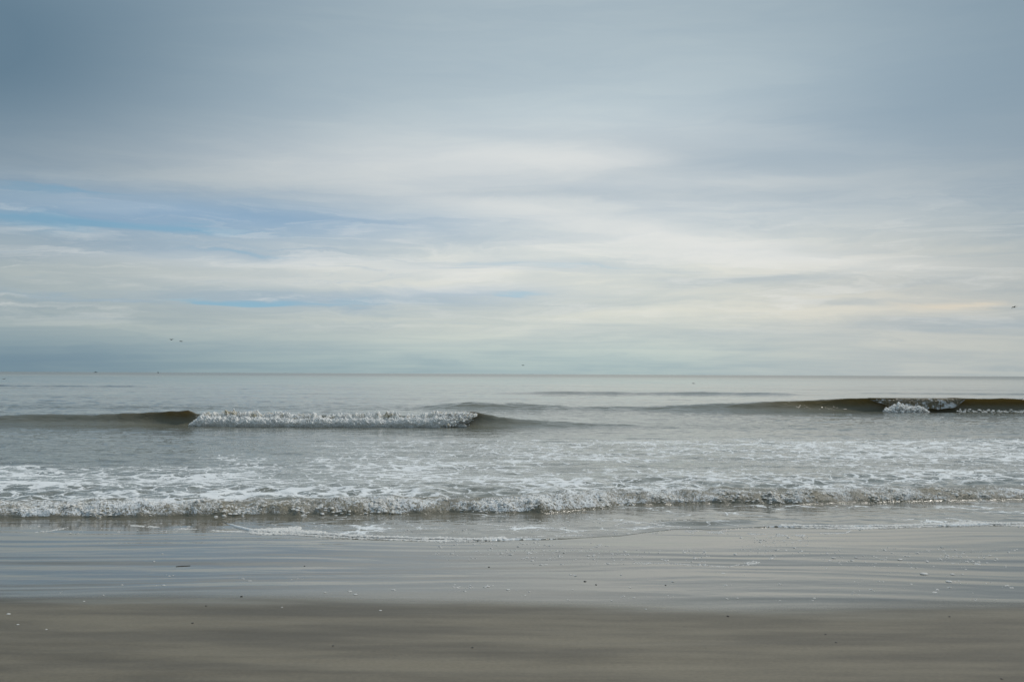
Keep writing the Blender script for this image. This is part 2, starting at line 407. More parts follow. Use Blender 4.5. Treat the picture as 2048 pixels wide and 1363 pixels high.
# ------------------------------------------------------------------ sea
def kp(pts, dist):
    P = np.array([((p - 1024) / F, v) for p, v in pts]); return lambda t: np.interp(t, P[:, 0], P[:, 1])
rows = np.array(span(10.3, 12.2, .03) + span(12.2, 16.2, .024) + geo(16.2, 33.2, .06, 1.004) + span(33.2, 36.4, .035) + geo(36.4, 49.2, .09, 1.01)
                + span(49.2, 53.4, .05) + geo(53.4, 90, .16, 1.015) + geo(90, 150, .55, 1.006) + geo(150, 7000, 1.1, 1.05) + [7000.])
tc_ = np.concatenate([-np.geomspace(.64, 30, 26)[::-1], np.linspace(-.62, .62, 880), np.geomspace(.64, 30, 26)])
T, Y0 = np.meshgrid(tc_, rows)
X = T * Y0; Y = Y0.copy()
Tv = T
# base level, swells offshore
off = sstep(Y, 55, 120)
Z = off * (.105 * fbm(X * .018 + 3, Y * .085, 3, 21) + .03 * fbm(X * .06, Y * .3, 2, 22))
mid = sstep(Y, 15, 18)
Z += mid * sstep(Y, 110, 60) * (.026 * fbm(X * .12, Y * .5, 3, 25) + .016 * fbm(X * .6, Y * 1.5, 2, 26))
rz_ = fbm(X * 1.3 + .4 * fbm(X * .5, Y * .5, 2, 28), Y * 2.0, 3, 27, .6)
Z += mid * sstep(Y, 75, 40) * .0115 * rz_ + sstep(Y, 35, 50) * sstep(Y, 260, 120) * .032 * fbm(X * .5, Y * 1.0, 3, 29, .6) * (.75 + .5 * sstep(X / Y, .1, -.35))
# named swell lines further out
def ridge_line(px0, px1, y0, amp, w, seed):
    t0, t1 = (px0 - 1024) / F, (px1 - 1024) / F
    m = sstep(Tv, t0 - .03, t0 + .06) * sstep(Tv, t1 + .03, t1 - .06)
    yc = y0 + 1.6 * pnoise(X * .05, X * 0 + .5, seed)
    d = (Y - yc); d = np.where(d < 0, d / w, d / (2.2 * w))
    return m * amp * np.exp(-d * d) * (1 + .25 * pnoise(X * .2, X * 0, seed + 1))
Z += ridge_line(-200, 330, 122, .24, 1.2, 31) * (.65 + .6 * pnoise(X * .12, Y * .3, 32)) * 1.25 + ridge_line(1010, 1620, 93, .25, 1.2, 33) + ridge_line(550, 900, 86, .08, 1.5, 35) + ridge_line(1650, 2300, 100, .16, 1.5, 37)
# breaking wave: left
def wave(yc, A, wf, wb, lean):
    d = Y0 - yc
    pr = np.where(d < 0, np.exp(-(d / wf) ** 2), .55 / (1 + (d / wb) ** 2) + .45 * np.exp(-(d / wb) ** 2))
    pr = pr * sstep(np.abs(d), 7, 3.5)
    return A * pr, lean * A * np.clip(pr, 0, 1) ** 2
A1 = kp([(-1500, .12), (-200, .24), (0, .30), (100, .34), (250, .40), (340, .47), (385, .53), (400, .40), (450, .36), (880, .36), (920, .44), (940, .50), (965, .44), (1000, .33), (1100, .19), (1250, .10), (1420, 0), (2600, 0)], 35)(Tv)
wf1 = kp([(-400, .9), (0, .75), (250, .55), (380, .34), (420, .4), (930, .4), (960, .5), (1100, .7), (1400, .9)], 35)(Tv)
lean1 = kp([(0, .3), (300, .5), (380, .75), (420, .3), (900, .3), (940, .6), (1000, .3), (1400, 0)], 35)(Tv)
yc1 = 34.75 + .22 * pnoise(X * .16, X * 0, 41) + .06 * pnoise(X * .7, X * 0, 42)
A1 = A1 * (1 + .10 * pnoise(X * .5, X * 0, 43) + .07 * pnoise(X * 1.9, X * 0, 44))
z1, d1 = wave(yc1, A1, wf1, 1.3, lean1)
A2 = kp([(560, 0), (760, .03), (840, .10), (900, .30), (950, .38), (1050, .31), (1150, .19), (1290, .17), (1400, .30), (1500, .43), (1600, .55), (1700, .66), (1740, .68), (1930, .68), (2048, .70), (2400, .62), (3500, .3)], 51)(Tv)
wf2 = kp([(700, 1.6), (1300, 1.4), (1500, 1.0), (1600, .75), (1700, .5), (1760, .42), (2048, .42), (2500, .6)], 51)(Tv)
lean2 = kp([(1300, .1), (1600, .35), (1700, .6), (1740, .85), (1900, .85), (2048, .8), (2500, .4)], 51)(Tv)
yc2 = 51.2 + .35 * pnoise(X * .09, X * 0, 51) + .06 * pnoise(X * .6, X * 0, 52)
A2 = A2 * (1 + .05 * pnoise(X * .45, X * 0, 53))
z2, d2 = wave(yc2, A2, wf2, 1.9, lean2)
Z += z1 + z2; Y = Y - d1 - d2
face_r = pnoise(X * 1.0, Y0 * 2.6, 55) * .022 + pnoise(X * 2.8, Y0 * 6.0, 56) * .010
Z += face_r * (np.clip(z1 / .3, 0, 1) + np.clip(z2 / .3, 0, 1))
# shore break and swash
ye = edge_y(X) + .05 * pnoise(X * 2.2, X * 0, 61) + .02 * pnoise(X * 7., X * 0, 62)
yb = bore_y(X) + .05 * pnoise(X * 1.7, X * 0, 63) + .035 * pnoise(X * 5.5, X * 0, 64)
se = Y0 - ye; sb = Y0 - yb
sz = np.where(Y0 < 14, sand_at(np.clip(X, -3000, 3000), Y0), sand_z(Y0))
swash = sz + np.where(se < 0, -.03, .008 * (1 - np.exp(-np.maximum(se, 0) / .16)) + .012 * sstep(se, 0, 1.4))
swash += np.where(se > 0, .004 * fbm(X * 2.2, Y0 * 3., 3, 66) * sstep(se, .05, .5), 0)
swash += .028 * np.exp(-((Y0 - (ye + .55)) / .16) ** 2) * sstep(X, *sorted((w_sand(1250, 1055)[0], w_sand(1400, 1055)[0]))) * sstep(X, w_sand(1560, 1055)[0], w_sand(1480, 1055)[0])
bA = kp([(-800, .12), (0, .125), (400, .13), (900, .14), (1200, .145), (1500, .13), (1800, .11), (2048, .10), (2600, .09)], 13)(Tv)
zb0 = sz + .02
back = np.maximum(0.012, zb0)
lump = billow(X * 3.6, Y0 * 4.2, 4, 71, .55)
lump2 = billow(X * 11., Y0 * 12., 2, 75, .6)
bore = np.where(sb < 0, 0, bA * (1 - np.exp(-(np.maximum(sb, 0) / .17) ** 1.15)) * (.42 + .58 * np.exp(-(np.maximum(sb - .30, 0) / 1.1) ** 1.2)))
lm = sstep(sb, .0, .08) * np.exp(-np.maximum(sb - .35, 0) / .65)
bore = bore * (1 + .42 * pnoise(X * 2.1, Y0 * 2.1, 72) + .38 * pnoise(X * .7, X * 0, 73) + .25 * pnoise(X * 4.5, Y0 * 3, 74)) + lm * (.022 * lump + .009 * lump2)
blend = sstep(sb, .2, 3.2)
zs = np.where(sb < 0, swash, swash * (1 - blend) + back * blend + bore * (1 - sstep(sb, 2.2, 4.5)))
k = sstep(sb, 3.0, 5.0)
wob2 = .013 * fbm(X * 1.3, Y0 * 2.0, 3, 78, .6) * sstep(sb, .5, 1.6) + .0025 * fbm(X * 3., Y0 * 4.5, 2, 79) * (sb < 0) * sstep(se, .1, .5)
Z = Z * k + (zs + wob2) * (1 - k) + .012 * k
# attributes
foam = np.zeros_like(Z)
def add(v):
    global foam
    foam = np.maximum(foam, v)
pxv = 1024 + F * T
# lace behind the shore break, thick on the left
nz = fbm(X * .35, Y0 * .5, 3, 81)
pyv = 747 + F * CAM_H / np.maximum(Y0, 1) + (pxv - 1024) * .0047      # photograph row of flat water, used to read positions off
lf = sstep(pxv, 1250, 100)
churn = sstep(sb, -.02, .06) * sstep(sb, 1.5, .55)
add(sstep(sb, -.01, .04) * np.exp(-np.maximum(sb - .4, 0) / (1.1 + 1.0 * lf)) * (.48 + .12 * nz + .12 * pnoise(X * 2.5, Y0 * 3, 87)))
band = lambda a, b, c, d: sstep(pyv, a, b) * sstep(pyv, d, c)
add(band(905, 945, 1030, 1040) * (.47 + .04 * lf + .10 * nz) * sstep(sb, 0, .3))
add(band(862, 885, 915, 950) * sstep(pxv, 350, 760) * (.45 + .10 * nz + .06 * sstep(pxv, 1350, 1750)))
add(band(885, 910, 960, 1000) * sstep(pxv, 1250, 1700) * (.43 + .11 * nz))
add(band(885, 920, 960, 1000) * sstep(pxv, 200, 500) * sstep(pxv, 1500, 1000) * (.47 + .11 * nz))
# a solid streak on the left
add(np.exp(-((pyv - 966 - (pxv - 100) * .02) / 5.) ** 2) * sstep(pxv, 260, 60) * 1.05)
# swash foam
inside = sstep(se, 0, .03) * (sb < 0)
add(inside * (.30 + .25 * fbm(X * .8, Y0 * 1.2, 2, 85)) * sstep(pxv, 500, 640))
fe = kp([(-800, 0), (440, .0), (500, 1.5), (1010, 1.3), (1100, .5), (1160, 0), (1500, 0), (1570, 1.2), (2700, 1.5)], 11)(Tv)
ew = kp([(440, .02), (505, .10), (700, .06), (820, .035), (900, .07), (980, .06), (1100, .03), (1500, .02), (1700, .05), (1900, .09), (2048, .06)], 11)(Tv) * (1 + .5 * pnoise(X * 3, X * 0, 86))
Z += .016 * np.exp(-((se - ew * .6) / (ew * .6 + .01)) ** 2) * np.clip(fe, 0, 1) * (se > 0)
add(np.where((se > -.01) & (se < ew), fe, 0))
# whitewater flecks on the wave faces
add(.62 * np.clip(z1 / .2, 0, 1) * (Y0 < yc1 + .1) * sstep(pxv, 860, 890) * sstep(pxv, 985, 930))
add(.40 * np.clip(z1 / .25, 0, 1) * (Y0 < yc1) * sstep(pxv, 80, 380) * (.5 + .5 * nz))
thin = np.clip(z1 / np.maximum(A1, .05), 0, 1) ** 3 * sstep(A1, .36, .52) * .6 * (Y0 < yc1 + .25) + np.clip(z2 / np.maximum(A2, .05), 0, 1) ** 3 * sstep(A2, .45, .68) * .6 * (Y0 < yc2 + .25)
shallow = sstep(sb, 1.5, -.3) * .9
ripple = .20 + .8 * sstep(sb, .2, 3.0); ripple = np.where(Y0 > 36, 1. - .30 * sstep(Y0, 36, 60) - .30 * sstep(Y0, 60, 300), ripple)
ripple *= 1 - .35 * sstep(Y0, 24, 29) * sstep(Y0, 34.4, 33.5)
ripple *= np.where(Y0 > 18, 1 + .75 * sstep(Y0, 18, 60) * np.clip(fbm(X * .035, Y0 * .16, 3, 95), -.9, 1.2), 1.)
N = grid_normals(X, Y, Z)
silt = np.clip(z1 / .35, 0, 1) * sstep(A1, .34, .52) * (.25 + .75 * sstep(pxv, 960, 900)) + np.clip(z2 / .45, 0, 1) * sstep(A2, .3, .6)
ripple = ripple * (1 + 1.0 * silt)
attrs = dict(silt=silt, churn=churn, foam=foam, thin=thin, shallow=shallow, ripple=ripple)
# split into sea / waves by region
yq = .25 * (Y0[:-1, :-1] + Y0[1:, :-1] + Y0[:-1, 1:] + Y0[1:, 1:]); pq = .5 * (pxv[:-1, :-1] + pxv[:-1, 1:])
sbq = sb[:-1, :-1]
regL = (yq > 33.4) & (yq < 36.3) & (pq > -230) & (pq < 1330)
regR = (yq > 49.4) & (yq < 53.3) & (pq > 790) & (pq < 2290)
regS = (sbq > -.02) & (sbq < 1.3) & (pq > -230) & (pq < 2280)
sea = link('sea', grid_mesh('sea', X, Y, Z, attrs, ~(regL | regR | regS), N), M_WATER); tag(sea, kind='structure')
def wave_thing(name, reg, label, loc):
    r = empty(name, loc); tag(r, label, 'wave')
    o = link('water_face', grid_mesh('water_face', X, Y, Z, attrs, reg, N), M_WATER, r)
    o.matrix_parent_inverse = Matrix.Translation(loc).inverted()
    return r
def child(name, me, mat, root, kind=None):
    o = link(name, me, mat, root); o.matrix_parent_inverse = Matrix.Translation(root.location).inverted()
    if kind: o['kind'] = kind
    return o
W1 = wave_thing('breaking_wave', regL, 'small breaking wave with a long white foaming front and a brown glassy shoulder', (-6, 34.7, 0))
W2 = wave_thing('curling_wave', regR, 'dark olive wave just starting to curl over a single white splash', (18, 51, 0))
W3 = wave_thing('shore_break', regS, 'low bubbling ridge of brown and white foam tumbling onto the wet sand', (0, 13, 0))

# ------------------------------------------------------------------ foam blobs (vectorised domes / balls)
def ico():
    bm = bmesh.new(); bmesh.ops.create_icosphere(bm, subdivisions=1, radius=1.)
    v = np.array([q.co[:] for q in bm.verts]); f = np.array([[q.index for q in p.verts] for p in bm.faces]); bm.free(); return v, f
ICO_V, ICO_F = ico()
a6 = np.arange(7) * 2 * math.pi / 7
DOME_V = np.concatenate([np.stack([np.cos(a6), np.sin(a6), a6 * 0 - .15], -1), np.stack([.62 * np.cos(a6 + .3), .62 * np.sin(a6 + .3), a6 * 0 + .75], -1), [[0, 0, 1.]]])
DOME_F = np.array([[i, (i + 1) % 7, 7 + i] for i in range(7)] + [[(i + 1) % 7, 7 + (i + 1) % 7, 7 + i] for i in range(7)] + [[7 + i, 7 + (i + 1) % 7, 14] for i in range(7)])
def blobs(name, P, S, V, Fc, brown=None, jit=.25):
    n = len(P)
    v = V[None] * (1 + jit * rng.normal(size=(n, len(V), 1)).clip(-1.6, 1.6))
    ang = rng.uniform(0, 2 * math.pi, n); c, s = np.cos(ang)[:, None], np.sin(ang)[:, None]
    x = v[..., 0] * c - v[..., 1] * s; y = v[..., 0] * s + v[..., 1] * c
    v = np.stack([x, y, v[..., 2]], -1) * S[:, None, :] + P[:, None, :]
    f = (Fc[None] + (np.arange(n) * len(V))[:, None, None]).reshape(-1, 3)
    me = quads(name, v.reshape(-1, 3), f)
    if brown is not None:
        a = me.attributes.new('brown', 'FLOAT', 'POINT'); a.data.foreach_set('value', np.repeat(brown, len(V)).astype(np.float32))
    return me

# left breaker: tumbling white front as a rough roll
def roll(x0, x1, yfun, hfun, rad, nu, nv, seed):
    u = np.linspace(x0, x1, nu); v = np.linspace(0, 1, nv)
    U, Vv = np.meshgrid(u, v)
    ends = sstep(U, x0 - .25, x0 + .45) * sstep(U, x1, x1 - .9)
    H = hfun(U) * (.12 + .88 * ends) * (1 + .34 * pnoise(U * 1.3, U * 0, seed) + .34 * pnoise(U * 3.3, U * 0, seed + 1) + .2 * pnoise(U * 9., U * 0, seed + 4))
    yb_ = yfun(U) + .10 * pnoise(U * 1.1, U * 0, seed + 2) + .05 * pnoise(U * 4., U * 0, seed + 3) + .12 * (1 - sstep(U, x1, x1 - 1.3))
    # profile: v=0 foot (front), v=1 behind the crest
    th = Vv * math.pi * .86
    py_ = yb_ + rad * (1 - np.cos(th)) * .95 - .09 * np.sin(th * 1.0) * H / .4
    pz_ = H * np.sin(th) ** .8 + .0
    b = billow(U * 5, Vv * 5, 4, seed + 5, .6) * .050 + billow(U * 13, Vv * 11, 4, seed + 9, .62) * .024
    b *= (.35 + .65 * sstep(Vv, 0, .12)) * (.3 + .7 * ends)
    return U, py_ - b * np.cos(th * .6), pz_ + b * np.sin(th * .6 + .5) - .02, Vv, H
x0, x1 = (386 - 1024) / F * 34.3, (975 - 1024) / F * 34.3
hf_back = lambda u: np.interp((u - x0) / (x1 - x0), [0, .06, .12, .3, .5, .6, .8, .95, 1], [.36, .43, .40, .36, .33, .37, .38, .47, .36])
hf_front = lambda u: np.interp((u - x0) / (x1 - x0), [0, .03, .1, .3, .6, .8, .9, 1], [.20, .33, .27, .20, .21, .24, .33, .30])
Ub, PYb, PZb, VVb, HHb = roll(x0, x1, lambda u: 34.36 + 0 * u, hf_back, .34, 1500, 44, 101)
brb = .05 + .95 * pnoise(Ub * 1.5, VVb * 3, 111) + .5 * pnoise(Ub * 5, VVb * 6, 112)
child('tumbling_crest', grid_mesh('tumbling_crest', Ub, PYb, PZb, {'brown': brb}), M_FOAM, W1)
xf = (948 - 1024) / F * 34.3
U, PY, PZ, VV, HH = roll(x0, xf, lambda u: 33.95 + 0 * u, hf_front, .36, 1500, 44, 141)
brown = -.45 + .3 * pnoise(U * 3, VV * 3, 113)
child('whitewater', grid_mesh('whitewater', U, PY, PZ, {'brown': brown}), M_FOAM, W1)
U, PY, PZ, brown = (np.concatenate(q, 0) for q in ((U, Ub), (PY, PYb), (PZ, PZb), (brown, brb)))
n = 1100
iu = rng.integers(0, U.shape[1], n); iv = np.where(rng.random(n) < .5, 0, 44) + np.minimum(np.abs(rng.normal(.38, .2, n)) * 44, 43).astype(int)
P = np.stack([U[iv, iu], PY[iv, iu], PZ[iv, iu]], -1) + rng.normal(size=(n, 3)) * [.02, .035, .018]
up = (iv % 44) > 16; P[:, 2] += np.where(up, np.abs(rng.normal(0, .028, n)), 0); P[:, 1] -= .01
s = rng.gamma(2.0, .0065, n).clip(.004, .03)
S = np.stack([s, s, s * rng.uniform(.7, 1.6, n)], -1)
bx, by_, bz, bs = [], [], [], []
for k_ in range(34):                                   # little jets thrown up along the crest
    c_ = int(rng.integers(20, U.shape[1] - 20)); r_ = int(rng.choice([14, 18, 44 + 16, 44 + 20])); hh = rng.uniform(.03, .13); m_ = int(rng.integers(25, 60))
    f_ = rng.beta(1., 2.2, m_)
    bx.append(U[r_, c_] + rng.normal(0, .03 + .05 * f_, m_) + rng.normal(0, .3) * f_ * hh); by_.append(PY[r_, c_] + rng.normal(0, .04, m_)); bz.append(PZ[r_, c_] - .03 + f_ * hh); bs.append(rng.gamma(2., .0045, m_).clip(.003, .02) * (1.3 - .8 * f_))
bx, by_, bz, bs = map(np.concatenate, (bx, by_, bz, bs))
child('spray_jets', blobs('spray_jets', np.stack([bx, by_, bz], -1), np.stack([bs, bs, bs * 1.4], -1), ICO_V, ICO_F, np.zeros(len(bx)) - .5), M_FOAM, W1, 'stuff')
child('spray_clumps', blobs('spray_clumps', P, S, ICO_V, ICO_F, brown[iv, iu] * .35 - .25), M_FOAM, W1, 'stuff')

# right wave: thrown lip and the splash in front of it
xl, xr = (1735 - 1024) / F * 50.6, (1928 - 1024) / F * 50.6
u = np.linspace(xl, xr, 420); v = np.linspace(0, 1, 48); U, Vv = np.meshgrid(u, v)
tt = (U - xl) / (xr - xl)
drop = np.interp(tt, [0, .08, .25, .45, .7, .88, 1], [.06, .22, .50, .56, .55, .48, .06]) * (1 + .10 * pnoise(U * 2.2, U * 0, 121) + .10 * pnoise(U * 7, U * 0, 122))
top = .70
throw = .10 + .42 * drop
LY = 50.62 - throw * np.sin(Vv * 1.45) + .25 * (1 - sstep(Vv, 0, .15)); LZ = top + .015 - drop * (1 - np.cos(Vv * 1.5)) / (1 - math.cos(1.5)) - .0 * Vv
bb = billow(U * 4, Vv * 4, 4, 125, .6) * .020 * sstep(Vv, .02, .4); LY -= bb; LZ += bb * .5
lipf = .25 + .25 * Vv + .25 * fbm(U * 3, Vv * 3, 3, 127)
lip_me = grid_mesh('curling_lip', U[:, ::-1], LY[:, ::-1], LZ[:, ::-1], {'churn': .75 + 0 * U, 'silt': .8 + 0 * U, 'foam': lipf, 'thin': .35 + 0 * U, 'shallow': 0 * U + .25, 'ripple': 1. + 0 * U})
child('curling_lip', lip_me, M_WATER, W2)
def splash(name, pxa, pxb, d, hmax, n, root, seed):
    r = np.random.default_rng(seed)
    xa, xb = (pxa - 1024) / F * d, (pxb - 1024) / F * d
    t = r.beta(1.6, 1.6, n)
    env = (np.interp(t, [0, .12, .3, .45, .6, .75, .9, 1], [.25, .5, 1., .85, .62, .72, .55, .2])) * hmax
    zz = env * r.beta(1.1, 1.5, n)
    P = np.stack([xa + (xb - xa) * t, d + r.normal(0, .16, n) + .1 * zz, zz], -1)
    s = (r.gamma(2.2, .016, n) * (1.25 - .7 * zz / np.maximum(env, .01))).clip(.008, .09)
    S = np.stack([s, s, s * r.uniform(.8, 1.5, n)], -1)
    return child(name, blobs(name, P, S, ICO_V, ICO_F, np.zeros(n) - .4), M_FOAM, root, 'stuff')
def spill(seed, n):                                      # ragged foam spilling off the lip at the breaker's open end
    r = np.random.default_rng(seed); t = r.beta(.9, 1.7, n)
    x = (880 - 1024) / F * 34.2 + (955 - 880) / F * 34.2 * t
    top = np.interp(t, [0, .3, .7, 1], [.44, .48, .50, .46]); bot = np.interp(t, [0, .35, .75, 1], [.0, .05, .26, .42])
    q = r.beta(1.2, 1.2, n); zz = bot + (top - bot) * q
    y = 33.92 + .42 * q + r.normal(0, .07, n)
    b_ = r.gamma(2.2, .011, n).clip(.006, .05)
    child('lip_spill', blobs('lip_spill', np.stack([x, y, zz], -1), np.stack([b_, b_, b_ * 1.1], -1), ICO_V, ICO_F, r.uniform(-.6, .5, n)), M_FOAM, W1, 'stuff')
spill(17, 1500)
splash('splash', 1768, 1855, 49.75, .47, 2600, W2, 5)
# glittering chop at the foot of the far right face
n = 260
P = np.stack([rng.uniform((1912 - 1024) / F * 50, (2120 - 1024) / F * 50, n), rng.normal(49.95, .16, n), .03 + np.abs(rng.normal(.03, .06, n))], -1)
s = rng.gamma(2.2, .011, n).clip(.006, .05)
child('foot_foam', blobs('foot_foam', P, np.stack([s * 1.8, s, s * .7], -1), ICO_V, ICO_F, np.zeros(n) - .3), M_FOAM, W2, 'stuff')

# shore break: bubbling clumps
n = 11000
xx = rng.uniform(-8.2, 8.2, n); ybx = bore_y(xx) + .05 * pnoise(xx * 1.7, xx * 0, 63) + .035 * pnoise(xx * 5.5, xx * 0, 64)
sbx = np.abs(rng.gamma(1.5, .22, n)) + .01
yy = ybx + sbx
keep = (pnoise(xx * 1.6, yy * 2.4, 91) + .6 * pnoise(xx * 5, yy * 6, 92) > -.05 + .35 * (sbx - .12)); xx, yy, sbx = xx[keep], yy[keep], sbx[keep]
def grid_height(x, y):
    ri = np.clip(np.searchsorted(rows, y), 1, len(rows) - 1); ri = np.where(y - rows[ri - 1] < rows[ri] - y, ri - 1, ri)
    t = x / rows[ri]; ci = np.clip(np.searchsorted(tc_, t), 1, len(tc_) - 1)
    return Z[ri, ci]
zz = grid_height(xx, yy); n = len(xx)
s = rng.gamma(2.3, .0050, n).clip(.004, .026)
child('foam_bubbles', blobs('foam_bubbles', np.stack([xx, yy, zz - .2 * s], -1), np.stack([s * 1.25, s * 1.25, s * .6], -1), DOME_V, DOME_F, rng.uniform(-.6, .25, n)), M_BUBBLE, W3, 'stuff')

# ------------------------------------------------------------------ thin foam left on the sand and along the swash edge
def lay(x, y):
    g = grid_height(x, y); return np.where(y > edge_y(x) - .05, np.maximum(g, sand_at(x, y)), sand_at(x, y)) + .0005
def ribbon(name, pts, w_px, n, smin, smax, label, fill=1.):
    P = np.array(pts, float); seg = np.linalg.norm(np.diff(P, axis=0) * [1, 4], axis=1); cum = np.concatenate([[0], np.cumsum(seg)])
    t = rng.uniform(0, cum[-1], n); px = np.interp(t, cum, P[:, 0]); py = np.interp(t, cum, P[:, 1])
    ww = w_px * (.6 + .8 * np.abs(pnoise(t * .012, t * 0, 131)))
    py = py + rng.normal(0, 1, n) * ww * .5
    q = np.array([w_sand(a, b) for a, b in zip(px, py)])
    if fill < 1:
        kq = pnoise(q[:, 0] * 5, q[:, 1] * 5, 137) > (1 - fill) * .6 - .3; q = q[kq]
    m_ = len(q); z = lay(q[:, 0], q[:, 1])
    s = rng.uniform(smin, smax, m_)
    me = blobs(name, np.stack([q[:, 0], q[:, 1], z], -1), np.stack([s * 1.3, s * 1.1, s * .38], -1), DOME_V, DOME_F, np.zeros(m_) - .5)
    return tag(link(name, me, M_BEAD), label, 'foam', kind='stuff')
ribbon('swash_foam_tongue', [(508, 1061), (600, 1057), (545, 1061), (650, 1066), (515, 1063)], 3.6, 4200, .006, .020, 'bright white tongue of foam where the swash line begins')
ribbon('swash_foam_line', [(500, 1063), (600, 1066), (700, 1072), (800, 1076), (860, 1079), (960, 1079), (1010, 1076)], 3.8, 6500, .006, .018, 'long white foam line along the swash edge in front of the shore break')
ribbon('swash_foam_line', [(1010, 1076), (1090, 1072), (1160, 1070), (1260, 1066)], 1.2, 500, .004, .010, 'thin broken foam line trailing off the long swash edge', .7)
ribbon('swash_foam_line', [(1560, 1051), (1640, 1053), (1720, 1055), (1800, 1052), (1900, 1048), (1960, 1046), (2060, 1049), (2300, 1047)], 3.4, 5200, .006, .018, 'white foam bead along the front of the second swash sheet')
ribbon('residue_foam_line', [(262, 1050), (300, 1052), (330, 1055), (400, 1058), (440, 1061), (500, 1063)], 1.8, 1300, .004, .010, 'faint broken foam line on wet sand leading to the foam tongue', .7)
ribbon('residue_foam_line', [(70, 1063), (100, 1061), (135, 1054)], .9, 120, .004, .009, 'short faint foam wisp alone on the wet sand by the shore break')
ribbon('residue_foam_line', [(955, 1050), (990, 1053), (1020, 1055), (1048, 1054)], 1.2, 300, .004, .010, 'curved foam thread inside the shallow swash')
ribbon('residue_foam_line', [(1010, 1047), (1060, 1053), (1110, 1058), (1160, 1062)], 1.6, 300, .003, .008, 'slanting foam thread crossing the shallow swash', .7)
ribbon('residue_foam_line', [(1228, 1053), (1250, 1047), (1290, 1047), (1320, 1052), (1380, 1055)], 1.3, 400, .004, .010, 'arched foam thread beside the brown swash ripple')
ribbon('residue_foam_patch', [(1370, 1061), (1450, 1064), (1530, 1069), (1610, 1069)], 5., 1100, .003, .009, 'lacy foam patch on wet sand below the second swash front', .5)
ribbon('residue_foam_line', [(1640, 1066), (1690, 1065), (1702, 1060)], 1.0, 160, .004, .010, 'short hooked foam thread below the second swash front')
ribbon('residue_foam_line', [(1270, 1124), (1350, 1126), (1430, 1131), (1455, 1132), (1480, 1127)], 1.2, 260, .003, .008, 'thin foam thread curving into a lacy wedge on the sand')
ribbon('residue_foam_patch', [(1480, 1127), (1520, 1123), (1548, 1116)], 4., 420, .003, .009, 'lacy wedge of foam left behind on the mirror wet sand', .6)
ribbon('residue_foam_patch', [(1890, 1106), (1930, 1118), (1960, 1128)], 5., 240, .003, .010, 'patch of foam crumbs beside the biggest foam clump', .6)
def flecks(name, boxes, label):
    q = []
    for (xa, xb, ya, yb_, n) in boxes:
        cx = rng.uniform(xa, xb, n); cy = rng.uniform(ya, yb_, n)
        for a, b in zip(cx, cy):
            kk = rng.integers(1, 5)
            for j in range(kk): q.append(w_sand(a + rng.normal(0, 6), b + rng.normal(0, 1.6)))
    q = np.array(q); m_ = len(q); s = rng.gamma(2.2, .0022, m_).clip(.002, .013)
    me = blobs(name, np.stack([q[:, 0], q[:, 1], lay(q[:, 0], q[:, 1])], -1), np.stack([s * 1.7, s, s * .45], -1), DOME_V, DOME_F, np.zeros(m_) - .5)
    return tag(link(name, me, M_BEAD), label, 'foam', kind='stuff')
flecks('foam_flecks', [(870, 1220, 1084, 1118, 130), (1050, 1420, 1100, 1128, 90), (1470, 1620, 1072, 1110, 90), (1640, 2040, 1095, 1135, 120), (60, 700, 1045, 1066, 60), (700, 1400, 1040, 1068, 200), (880, 1130, 1170, 1192, 14), (60, 800, 1140, 1200, 8), (1100, 2040, 1140, 1200, 40)],
       'scattered tiny foam flecks on the mirror wet sand')

# individual clumps, pebbles, reed
def lumpy(name, seed, sub=2, amp=.25):
    bm = bmesh.new(); bmesh.ops.create_icosphere(bm, subdivisions=sub, radius=1.)
    r = np.random.default_rng(seed); o = r.uniform(0, 50, 3)
    for v in bm.verts:
        c = v.co; k_ = 1 + amp * float(pnoise(c.x * 1.4 + o[0] + c.z, c.y * 1.4 + o[1] - c.z, seed)) + amp * .5 * float(pnoise(c.x * 3.1 + o[2], c.y * 3.1 + c.z * 2, seed + 1)); v.co = c * k_
        if v.co.z < -.25: v.co.z = -.25
    me = bpy.data.meshes.new(name); bm.to_mesh(me); bm.free()
    me.polygons.foreach_set('use_smooth', np.ones(len(me.polygons), bool)); return me
def scatter(name, pts, mats, label, cat, group, aspect, zs, seed, big=None):
    variants = [lumpy(name, seed + i) for i in range(4)]
    for v_ in variants: v_.materials.append(mats)
    for i, (px, py, w) in enumerate(pts):
        x, y = w_sand(px, py); r_ = w * .30 * y / F
        o = bpy.data.objects.new(name, variants[i % 4]); COL.objects.link(o)
        o.scale = (r_, r_ * aspect, r_ * zs); o.rotation_euler.z = random.uniform(-.5, .5)
        z = float(lay(np.array([x]), np.array([y]))[0])
        o.location = (x, y, z + .02 * r_ * zs)
        if big and i in big: tag(o, big[i], cat, group)
        else:
            zone = label[0] if py < 1192 else label[1]
            if len(label) > 2 and px > 1880 and 1140 < py < 1170: zone = label[2]
            if len(label) > 2 and py < 1130 and px > 1600: zone = label[3]
            tag(o, zone, cat, group)
scatter('pebble', [(978, 1133, 7), (1170, 1162, 9), (1192, 1169, 7), (1331, 1170, 6), (483, 1193, 9), (412, 1211, 7), (385, 1245, 8), (666, 1291, 7), (945, 1294, 8), (1456, 1231, 9), (1672, 1283, 8), (1651, 1266, 7), (1899, 1232, 7), (2003, 1356, 8), (609, 1130, 5)],
        M_PEBBLE, ('small dark pebble lying on the mirror-wet sand', 'small dark pebble lying on the dull damp sand'), 'pebble', 'dark pebbles scattered on the beach', 1.2, .55, 201,
        {1: 'larger of two dark pebbles lying close together on mirror-wet sand', 2: 'smaller of two dark pebbles lying close together on mirror-wet sand', 0: 'lone dark pebble just below the long white swash foam line'})
